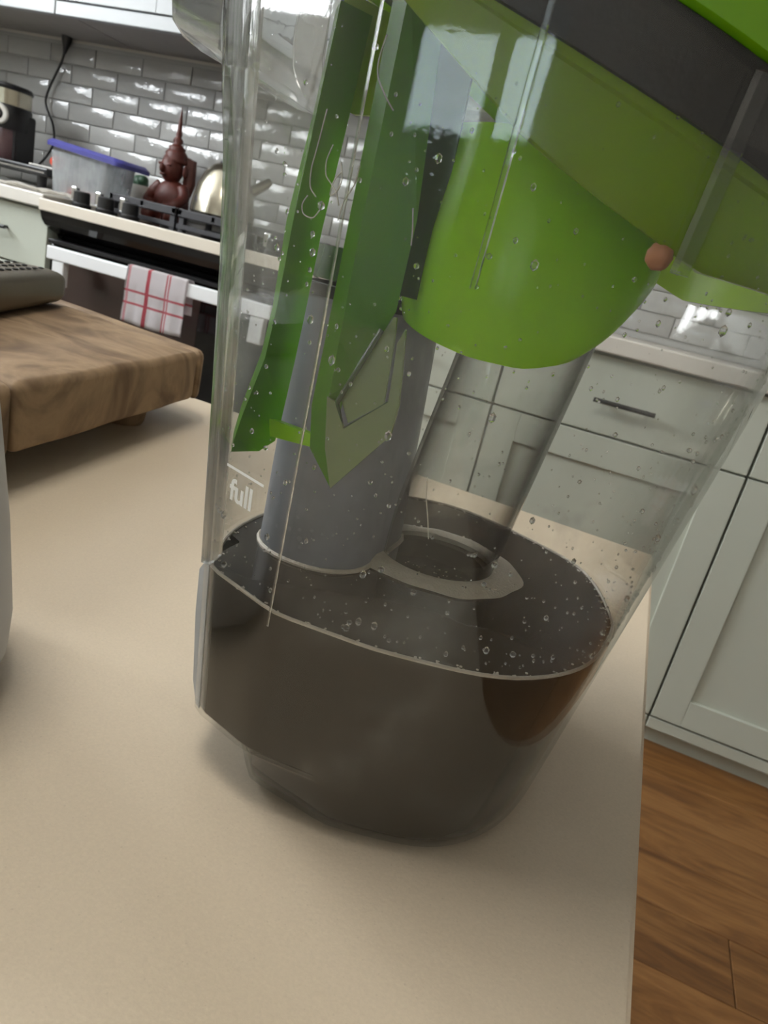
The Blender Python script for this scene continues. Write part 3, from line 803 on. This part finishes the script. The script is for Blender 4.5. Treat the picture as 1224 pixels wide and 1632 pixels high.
# clear flange along the left corner, widening towards the top, and the grip lip above it
bm = bmesh.new(); rows = []
for z, w in ((.085, .0008), (.11, .001), (.15, .0013), (.19, .002), (.22, .004), (.242, .0065), (.262, .0075), (.285, .0075)):
    x, y = on_wall(0, z, .002)
    rows.append([(x + .003, y - .001, z + TZ), (x - w * .6, y - .0015, z + TZ), (x - w, y + .001, z + TZ), (x - w, y + .007, z + TZ), (x - w * .6, y + .010, z + TZ), (x + .001, y + .010, z + TZ)])
loft(bm, rows, True, True)
obj('corner_flange', bm, M['thick_clear'], tk, True)
bm = bmesh.new()
prof_ = [(-.146, .2475), (-.157, .2490), (-.168, .2520), (-.176, .2555), (-.181, .2600), (-.1825, .2680), (-.1825, .30), (-.150, .30), (-.150, .2680)]
loft(bm, [[(x, yy, z + TZ) for x, z in prof_] for yy in (.224, .2255, .272, .273)], True, True)
bmesh.ops.bevel(bm, geom=[e for e in bm.edges if abs(e.verts[0].co.y - e.verts[1].co.y) < 1e-5], offset=.0008, segments=1, affect='EDGES')
obj('grip_lip', bm, M['thick_clear'], tk, True)
bm = bmesh.new(); rows = []
for z, w in ((.020, .0035), (.03, .0055), (.06, .0065), (.078, .006), (.083, .003)):
    x, y = on_wall(0, z, .002)
    rows.append([(x - .0005, y + .004, z + TZ), (x - w, y + .006, z + TZ), (x - w - .0005, y + .03, z + TZ), (x - .010, y + .034, z + TZ), (x - .008, y + .02, z + TZ)])
loft(bm, rows, True, True)
obj('latch_plate', bm, M['canister'], tk, True)
# raised edges of the flat front panel
def strip(name, i, z0, z1, w, out=.0012, mat='thick_clear'):
    bm = bmesh.new(); rows = []
    for s in range(7):
        z = z0 + (z1 - z0) * s / 6
        L = tank_loop(z, .0021); a, b, c = L[i - 1], L[i], L[i + 1]
        tx, ty = c[0] - a[0], c[1] - a[1]; l = math.hypot(tx, ty); tx /= l; ty /= l; nx, ny = ty, -tx
        rows.append([(b[0] + tx * du + nx * dn, b[1] + ty * du + ny * dn, z + TZ) for du, dn in ((-w, 0), (-w * .6, out), (w * .6, out), (w, 0))])
    loft(bm, rows, True, True); obj(name, bm, M[mat], tk, True)
strip('panel_edge', NSEG, .079, .275, .0005, .0005)
strip('panel_edge', 2 * NSEG, .20, .268, .0009)
strip('wall_rib', 3 * NSEG, .2150, .260, .0028, .0014)

# printed fill line and word on the left facet
pa, pb_ = Vector((*on_wall(0, .12), .12)), Vector((*on_wall(NSEG, .12), .12))
tx = (pb_ - pa).normalized(); upv = (Vector((*on_wall(3, .14), .14)) - Vector((*on_wall(3, .10), .10))).normalized()
nn = tx.cross(upv).normalized()
if nn.y > 0: nn = -nn
def onfacet(x, z, d=.00235):
    """point on the facet by its x and height"""
    a, b = on_wall(0, z), on_wall(NSEG, z); t = (x - a[0]) / (b[0] - a[0])
    return Vector((x, a[1] + (b[1] - a[1]) * t, z + TZ)) + nn * d
bm = bmesh.new()
prism(bm, [onfacet(-.1211, .1263), onfacet(-.1017, .1262), onfacet(-.1017, .1253), onfacet(-.1211, .1254)], nn, .0001)
obj('fill_line', bm, M['print'], tk)
cu = bpy.data.curves.new('fill_word', 'FONT'); cu.body = 'full'; cu.size = .0112; cu.extrude = .00004; cu.offset = .00028
to = bpy.data.objects.new('fill_word', cu); COL.objects.link(to)
bpy.context.view_layer.update()
me = bpy.data.meshes.new_from_object(to.evaluated_get(bpy.context.evaluated_depsgraph_get()))
bpy.data.objects.remove(to)
bm = bmesh.new(); bm.from_mesh(me)
xs = [v.co.x for v in bm.verts]; w_ = max(xs) - min(xs); x_min = min(xs)
o_ = onfacet(-.1180, .1148, .0024)
for v in bm.verts:
    v.co = o_ + tx * (v.co.x - x_min) * (.0128 / w_) + upv * v.co.y * .96 + nn * v.co.z
obj('fill_word', bm, M['print'], tk)

# clear standpipe in the middle
def ring_loop(cx, cy, r, z, n=40): return [(cx + r * math.cos(2 * math.pi * i / n), cy + r * math.sin(2 * math.pi * i / n), z + TZ) for i in range(n)]
def pipe(z): t = (z - .083) / .1; return (-.0625 + .0135 * t, .297 - .004 * t)
zs = [.004, .05, .083, .11, .14, .17, .20, .232]
bm = bmesh.new()
loft(bm, [ring_loop(*pipe(z), .0262 - .008 * (z - .083), z) for z in zs] + [ring_loop(*pipe(z), .0247 - .008 * (z - .083), z) for z in zs[::-1]])
obj('standpipe', bm, M['clear_tube'], tk, True)
# grey smoky duct by the left wall
def stadium(x0, x1, y0, y1, z): return [(x, y, z + TZ) for x, y, _ in rrect(x0, x1, y0, y1, 0, min(x1 - x0, y1 - y0) * .46, 7)]
bm = bmesh.new()
loft(bm, [stadium(-.131, -.081, .2395, .322, .01), stadium(-.131, -.082, .2395, .322, .083), stadium(-.131, -.088, .2400, .315, .19)] + [stadium(-.1295, -.0895, .2415, .3135, .19), stadium(-.1295, -.0835, .2410, .3205, .083), stadium(-.1295, -.0825, .2410, .3205, .01)])
obj('grey_duct', bm, M['smoky'], tk, True)
bm = bmesh.new(); loft(bm, [stadium(-.1318, -.0872, .2392, .3158, .1855), stadium(-.1318, -.0872, .2392, .3158, .1895), stadium(-.1285, -.0905, .2425, .3125, .1905)], True, True)
obj('duct_seal', bm, M['rubber'], tk, True)

# ------------------------------------------------------------------ the lime lid that plugs the tank, with its seal, collar, cup and fins
ld_ = thing('tank_lid', 'lime green slanted lid plugged into the clear tank with a black seal', 'lid', (-.05, .28, TZ + .26))
def lid_loop(off, dz, zref=.25):
    L = tank_loop(zref, off); return [(x, y, plane_z(x, y) + dz + TZ) for x, y in L]
bm = bmesh.new()
loft(bm, [lid_loop(.0022, .0182), lid_loop(.0052, .0190), lid_loop(.0058, .022), lid_loop(.0055, .05), lid_loop(.002, .058), lid_loop(-.02, .062)], True, True)
obj('lid_cap', bm, M['lime_cap'], ld_, 30)
bm = bmesh.new()
loft(bm, [lid_loop(-.006, -.0004), lid_loop(-.0007, -.0002), lid_loop(-.0003, .002), lid_loop(-.0006, .0045), lid_loop(-.0003, .007), lid_loop(-.0003, .013), lid_loop(.0018, .0162), lid_loop(.0018, .0180), lid_loop(-.006, .0180)], True, True)
obj('seal', bm, M['rubber'], ld_, 50)
CB = [(-.17, .31), (-.11, .279), (-.083, .2603), (-.047, .2366), (-.0277, .228), (-.0067, .2198), (.002, .2165), (.08, .2162)]
def collar_z(x):
    for (a, za), (b, zb) in zip(CB, CB[1:]):
        if x <= b: return za + (zb - za) * (x - a) / (b - a)
    return CB[-1][1]
def collar_loop(off, f, dz=0):
    out = []
    for x, y in tank_loop(.235, off):
        top = plane_z(x, y) - .0006; bot = min(collar_z(x), top - .004)
        out.append((x, y, bot + (top - bot) * f + dz + TZ))
    return out
bm = bmesh.new()
loft(bm, [collar_loop(-.0035, 0, .0006), collar_loop(-.0028, .06), collar_loop(-.0022, .5), collar_loop(-.0018, .86), collar_loop(-.0008, .90), collar_loop(-.0008, 1), collar_loop(-.005, 1), collar_loop(-.005, .5), collar_loop(-.006, 0, .0006)])
bm.faces.ensure_lookup_table()
loft(bm, [collar_loop(-.006, 0, .0006), collar_loop(-.0035, 0, .0006)])
obj('collar', bm, M['lime_collar'], ld_, 40)
bm = bmesh.new()
tube(bm, [(-.0186, .1985, .2500 + TZ), (-.0186, .199, .2400 + TZ), (-.0203, .2, .2300 + TZ)], [.0014, .0014, .0008], 8)
obj('collar_fin', bm, M['lime'], ld_, True)

# deflector cup around the top of the standpipe, cut askew at its mouth
cx_, cy_, cr_ = -.0515, .270, .0435
def cup_bot(a):   # a: direction around the axis; -90 degrees faces the viewer
    pts = [(-180, .1885), (-150, .1850), (-120, .1815), (-95, .1795), (-70, .1800), (-50, .1850), (-30, .1960), (-12, .2090), (0, .2150), (60, .2130), (120, .2000), (180, .1885)]
    for (p, zp), (q, zq) in zip(pts, pts[1:]):
        if a <= q:
            t = (a - p) / (q - p); t = t * t * (3 - 2 * t) if False else t
            return zp + (zq - zp) * t
    return pts[-1][1]
def cup_rows(dr):
    rows = []
    for f in (0, .03, .12, .3, .5, .75, 1):
        row = []
        for i in range(72):
            a = -180 + 5 * i; ra = math.radians(a)
            zb = (cup_bot(a - 5 if a > -180 else 175) + 2 * cup_bot(a) + cup_bot(a + 5)) / 4
            rr = cr_ + dr - .0025 * (1 - min(1, f * 6)) ** 2 - .004 * max(0, f - .5)
            x, y = cx_ + rr * math.cos(ra), cy_ + rr * math.sin(ra) * 1.02
            zt = max(zb + .006, min(collar_z(x) + .010, .2475, plane_z(x, y) - .002))
            row.append((x, y, zb + (zt - zb) * f + TZ))
        rows.append(row)
    return rows
bm = bmesh.new(); o_, i_ = cup_rows(0), cup_rows(-.0022)
loft(bm, o_ + i_[::-1]); loft(bm, [i_[0], o_[0]])
bmesh.ops.remove_doubles(bm, verts=bm.verts, dist=1e-6)
obj('deflector_cup', bm, M['lime'], ld_, 60)
bm = bmesh.new()
top_ = [(x, y, z - .0004) for x, y, z in cup_rows(-.0005)[-1]]
loft(bm, [[(x, y, z - .002) for x, y, z in top_], top_], True, True)
obj('cup_roof', bm, M['lime'], ld_, 40)

# fins hanging on the left: a folded strip, a pointed leaf and the bar between them
def T3(pts): return [Vector((x, y, z + TZ)) for x, y, z in pts]
bm = bmesh.new()
F1 = [(-.1270, .234, .272), (-.1285, .234, .2426), (-.1316, .234, .2075), (-.1312, .234, .1780), (-.1325, .234, .161), (-.1372, .234, .1390), (-.1385, .234, .1290), (-.1372, .234, .1225)]
F2 = [(-.1215, .226, .272), (-.1230, .226, .2426), (-.1246, .226, .2075), (-.1250, .226, .1780), (-.1262, .226, .161), (-.1312, .226, .1390), (-.1330, .226, .1290), (-.1335, .226, .1235)]
F3 = [(-.1150, .236, .272), (-.1165, .236, .2426), (-.1185, .236, .2075), (-.1190, .236, .1780), (-.1195, .236, .161), (-.1205, .236, .1390), (-.1215, .236, .1300), (-.1275, .236, .1240)]
def sheet(bm, cols, th=.0016):
    rows = [[bm.verts.new(p) for p in T3(c)] for c in cols]
    for a, b in zip(rows, rows[1:]):
        for j in range(len(a) - 1): bm.faces.new((a[j], b[j], b[j + 1], a[j + 1]))
    bmesh.ops.solidify(bm, geom=bm.faces[:], thickness=th)
    return bm
obj('strip_fin', sheet(bm, [F1, F2, F3]), M['fin'], ld_)
B1 = [(-.1028, .222, .276), (-.1028, .222, .2044), (-.1028, .222, .175), (-.1030, .222, .1507), (-.1005, .222, .1358), (-.0890, .222, .1248)]
B2 = [(-.0965, .218, .276), (-.0965, .218, .2044), (-.0960, .218, .175), (-.0955, .218, .1560), (-.0925, .218, .1390), (-.0880, .218, .1255)]
B3 = [(-.0860, .221, .274), (-.0800, .221, .2156), (-.0800, .221, .188), (-.0880, .221, .1655), (-.0915, .221, .1545), (-.0915, .221, .1480)]
obj('leaf_fin', sheet(bmesh.new(), [B1, B2, B3], .0018), M['fin'], ld_)
bm = bmesh.new()
prism(bm, T3([(-.0935, .236, .272), (-.0790, .236, .268), (-.0770, .236, .2156), (-.0760, .236, .1925), (-.0800, .236, .1925), (-.0935, .236, .1925)]), (0, 1, 0), .002)
obj('leaf_back', bm, M['fin_dark'], ld_)
bm = bmesh.new()
B4 = [(-.0955, .2185, .1530), (-.0925, .2185, .1390), (-.0885, .2185, .1262)]
prism(bm, T3([(-.0880, .2175, .1255), (-.0712, .2175, .1495), (-.0708, .2175, .1599), (-.0725, .2175, .1718), (-.0744, .2175, .1836), (-.0760, .2175, .1790), (-.0745, .2175, .1600), (-.0878, .2175, .1470), (-.0930, .2175, .1550), (-.0960, .2175, .1560), (-.0930, .2175, .1390)]), (0, 1, 0), .0015)
obj('leaf_tip', bm, M['leaf_clear'], ld_)
bm = bmesh.new()
prism(bm, T3([(-.0800, .2200, .1862), (-.0925, .2200, .1570), (-.0876, .2200, .1488), (-.0768, .2200, .1585), (-.0782, .2200, .1800), (-.0790, .2200, .1862)]), (0, 1, 0), .0012)
obj('grime_pocket', bm, M['leaf_clear'], ld_)
bm = bmesh.new()
tube(bm, T3([(-.0825, .2185, .1815), (-.0925, .2185, .1545)]), .0009, 6); tube(bm, T3([(-.0925, .2185, .1545), (-.0880, .2185, .1465), (-.0740, .2185, .1600), (-.0752, .2185, .1800)]), .0010, 6)
obj('pocket_edge', bm, M['fin_dark'], ld_, True)
bm = bmesh.new(); prism(bm, T3([(-.1290, .2420, .280), (-.1000, .2420, .272), (-.1000, .2420, .2470), (-.1180, .2420, .2450), (-.1290, .2420, .2480)]), (0, 1, 0), .002)
obj('side_baffle', bm, M['lime_collar'], ld_)
bm = bmesh.new(); prism(bm, T3([(-.1240, .233, .1385), (-.1030, .230, .1385), (-.1020, .230, .1340), (-.1225, .233, .1320)]), (0, 1, 0), .003)
obj('fin_bar', bm, M['lime'], ld_)
bm = bmesh.new(); loft(bm, [stadium(-.1295, -.0895, .2415, .3135, .1915), stadium(-.1285, -.0905, .2425, .3125, .203)], True, True)
obj('duct_plug', bm, M['fin_dark'], ld_, True)

# ------------------------------------------------------------------ the dirty water
dw = thing('dirty_water', 'dark grey brown dirty water filling the bottom of the clear tank', 'water', (-.06, .29, TZ + .003))
WZ = .083
tl_ = [t for t in TS if t < .41] + [WZ / .2]
loops = [up([(x, y, max(z, .0031)) for x, y, z in wall_loop(t, -.0004, RIM)]) for t in tl_]
pc = pipe(WZ)
N_ = len(loops[0])
def toward(L, r, z, k):
    out = []
    for x, y, _ in L:
        a = math.atan2(y - pc[1], x - pc[0]); q = (pc[0] + r * math.cos(a), pc[1] + r * math.sin(a))
        out.append((q[0] + (x - q[0]) * k, q[1] + (y - q[1]) * k, z + TZ))
    return out
bm = bmesh.new()
edge = loops[-1]
inner_ = [toward(edge, .0235, WZ, k) for k in (.98, .75, .5, .25, .05)] + [toward(edge, .0235, WZ - .001, 0), toward(edge, .0235, WZ - .010, 0), toward(edge, .012, WZ - .0105, 0)]
loft(bm, loops + inner_, True, True)
obj('water_body', bm, M['water'], dw, 30)
bm = bmesh.new(); nfo = 80
def foam_ring(rf, z): return [(pc[0] + rf(i) * math.cos(2 * math.pi * i / nfo), pc[1] + rf(i) * math.sin(2 * math.pi * i / nfo), z + TZ) for i in range(nfo)]
def wob(i, b): t = 2 * math.pi * i / nfo; return b + .0016 * math.sin(2 * t + 1) + .0009 * math.sin(5 * t) + .0005 * math.sin(11 * t)
loft(bm, [foam_ring(lambda i: .0264, WZ - .0005), foam_ring(lambda i: .0264, WZ + .0022), foam_ring(lambda i: wob(i, .0310), WZ + .0032), foam_ring(lambda i: wob(i, .0360), WZ + .0022), foam_ring(lambda i: wob(i, .0385), WZ + .0002), foam_ring(lambda i: wob(i, .0385), WZ - .0005)])
obj('foam_ring', bm, M['foam'], dw, True)
bm = bmesh.new()
tube(bm, [Vector(p) + Vector((0, 0, .0003)) for p in [(x, y, WZ + TZ) for x, y in tank_loop(WZ, -.0009)]], .0007, 6, closed=True)
obj('foam_line', bm, M['foam'], dw, True)
bm = bmesh.new()
dl = [(x, y) for x, y, _ in stadium(-.1313, -.0817, .2392, .3223, 0)]
tube(bm, [(x, y, WZ + .0004 + TZ) for x, y in dl], .0012, 6, closed=True)
obj('duct_foam', bm, M['foam'], dw, True)
bm = bmesh.new()
rnd = random.Random(3)
for k in range(150):
    a = rnd.uniform(0, 2 * math.pi); r_ = rnd.uniform(.027, .036) if k < 90 else rnd.uniform(.006, .022)
    z = WZ + .0022 if k < 90 else WZ - .0103
    blob(bm, (pc[0] + r_ * math.cos(a), pc[1] + r_ * math.sin(a), z + TZ), rnd.uniform(.0004, .0011) if k < 90 else rnd.uniform(.0003, .0006), 1, (1, 1, .6))
for k in range(260):
    L = tank_loop(WZ, -.0012 - .0022 * rnd.random()); x, y = L[int(rnd.random() * len(L))]
    blob(bm, (x + rnd.uniform(-.001, .001), y + rnd.uniform(-.001, .001), WZ + .0002 + TZ), rnd.uniform(.0003, .0007), 1, (1, 1, .5))
ob = obj('bubbles', bm, M['foam'], dw, True); ob['kind'] = 'stuff'

# ------------------------------------------------------------------ droplets, hairs and a crumb on the walls
bm = bmesh.new(); rnd = random.Random(11)
for k in range(1150):
    z = .088 + .165 * rnd.random() ** 1.3
    L = tank_loop(z, -.0001); i = int(rnd.random() * len(L))
    if rnd.random() < .6: i = int(rnd.random() * 5.5 * NSEG)
    x, y = L[i]; x2, y2 = L[(i + 1) % len(L)]; t = rnd.random(); x += (x2 - x) * t; y += (y2 - y) * t
    r_ = min(.0012, .00020 + .00021 * rnd.expovariate(1.0))
    blob(bm, (x, y, z + TZ), r_, 1, (1, 1, rnd.uniform(.9, 1.6)))
ob = obj('wall_droplets', bm, M['droplet'], tk, 'all'); ob['kind'] = 'stuff'
bm = bmesh.new(); rnd = random.Random(5)
def inner_at(x, z):
    L = tank_loop(z, -.0006); best = None
    for (a, b), (c, d) in zip(L[:4 * NSEG], L[1:4 * NSEG + 1]):
        if min(a, c) <= x <= max(a, c) and abs(c - a) > 1e-9: best = b + (d - b) * (x - a) / (c - a)
    return best if best is not None else .2
HAIRS = [[(-.1020, .2360), (-.1030, .2300), (-.1038, .2255), (-.1046, .2210), (-.1040, .2165), (-.1010, .2140)],
         [(-.0975, .2275), (-.0990, .2235), (-.0984, .2200), (-.0960, .2180), (-.0935, .2160), (-.0918, .2128)],
         [(-.0935, .2235), (-.0922, .2195), (-.0932, .2165), (-.0955, .2150), (-.0950, .2185), (-.0925, .2215)],
         [(-.0868, .2235), (-.0874, .2190), (-.0890, .2160), (-.0905, .2132), (-.0912, .2090)],
         [(-.0855, .2530), (-.0865, .2480), (-.0860, .2440), (-.0830, .2400), (-.0800, .2370)],
         [(-.1045, .2140), (-.1062, .2115), (-.1050, .2090), (-.1010, .2085), (-.0985, .2110)],
         [(-.0500, .1460), (-.0490, .1400), (-.0470, .1330), (-.0455, .1270)],
         [(-.0700, .2160), (-.0690, .2110), (-.0685, .2070)]]
for h in HAIRS:
    tube(bm, smooth_path([(x, inner_at(x, z), z + TZ) for x, z in h], 6), .00017, 5)
ob = obj('stuck_hairs', bm, M['hair'], tk, True); ob['kind'] = 'stuff'
cz = .2185
bm = blob(bmesh.new(), (-.0077, inner_at(-.0077, cz) + .0028, cz + TZ), .0034, 3, (1, .8, 1.05))
for v in bm.verts: v.co += Vector((math.sin(v.co.z * 3000), 0, math.cos(v.co.x * 2600))) * .00012
tag(obj('food_crumb', bm, M['crumb'], None, 'all'), 'small orange brown crumb stuck inside the clear tank wall', 'crumb')
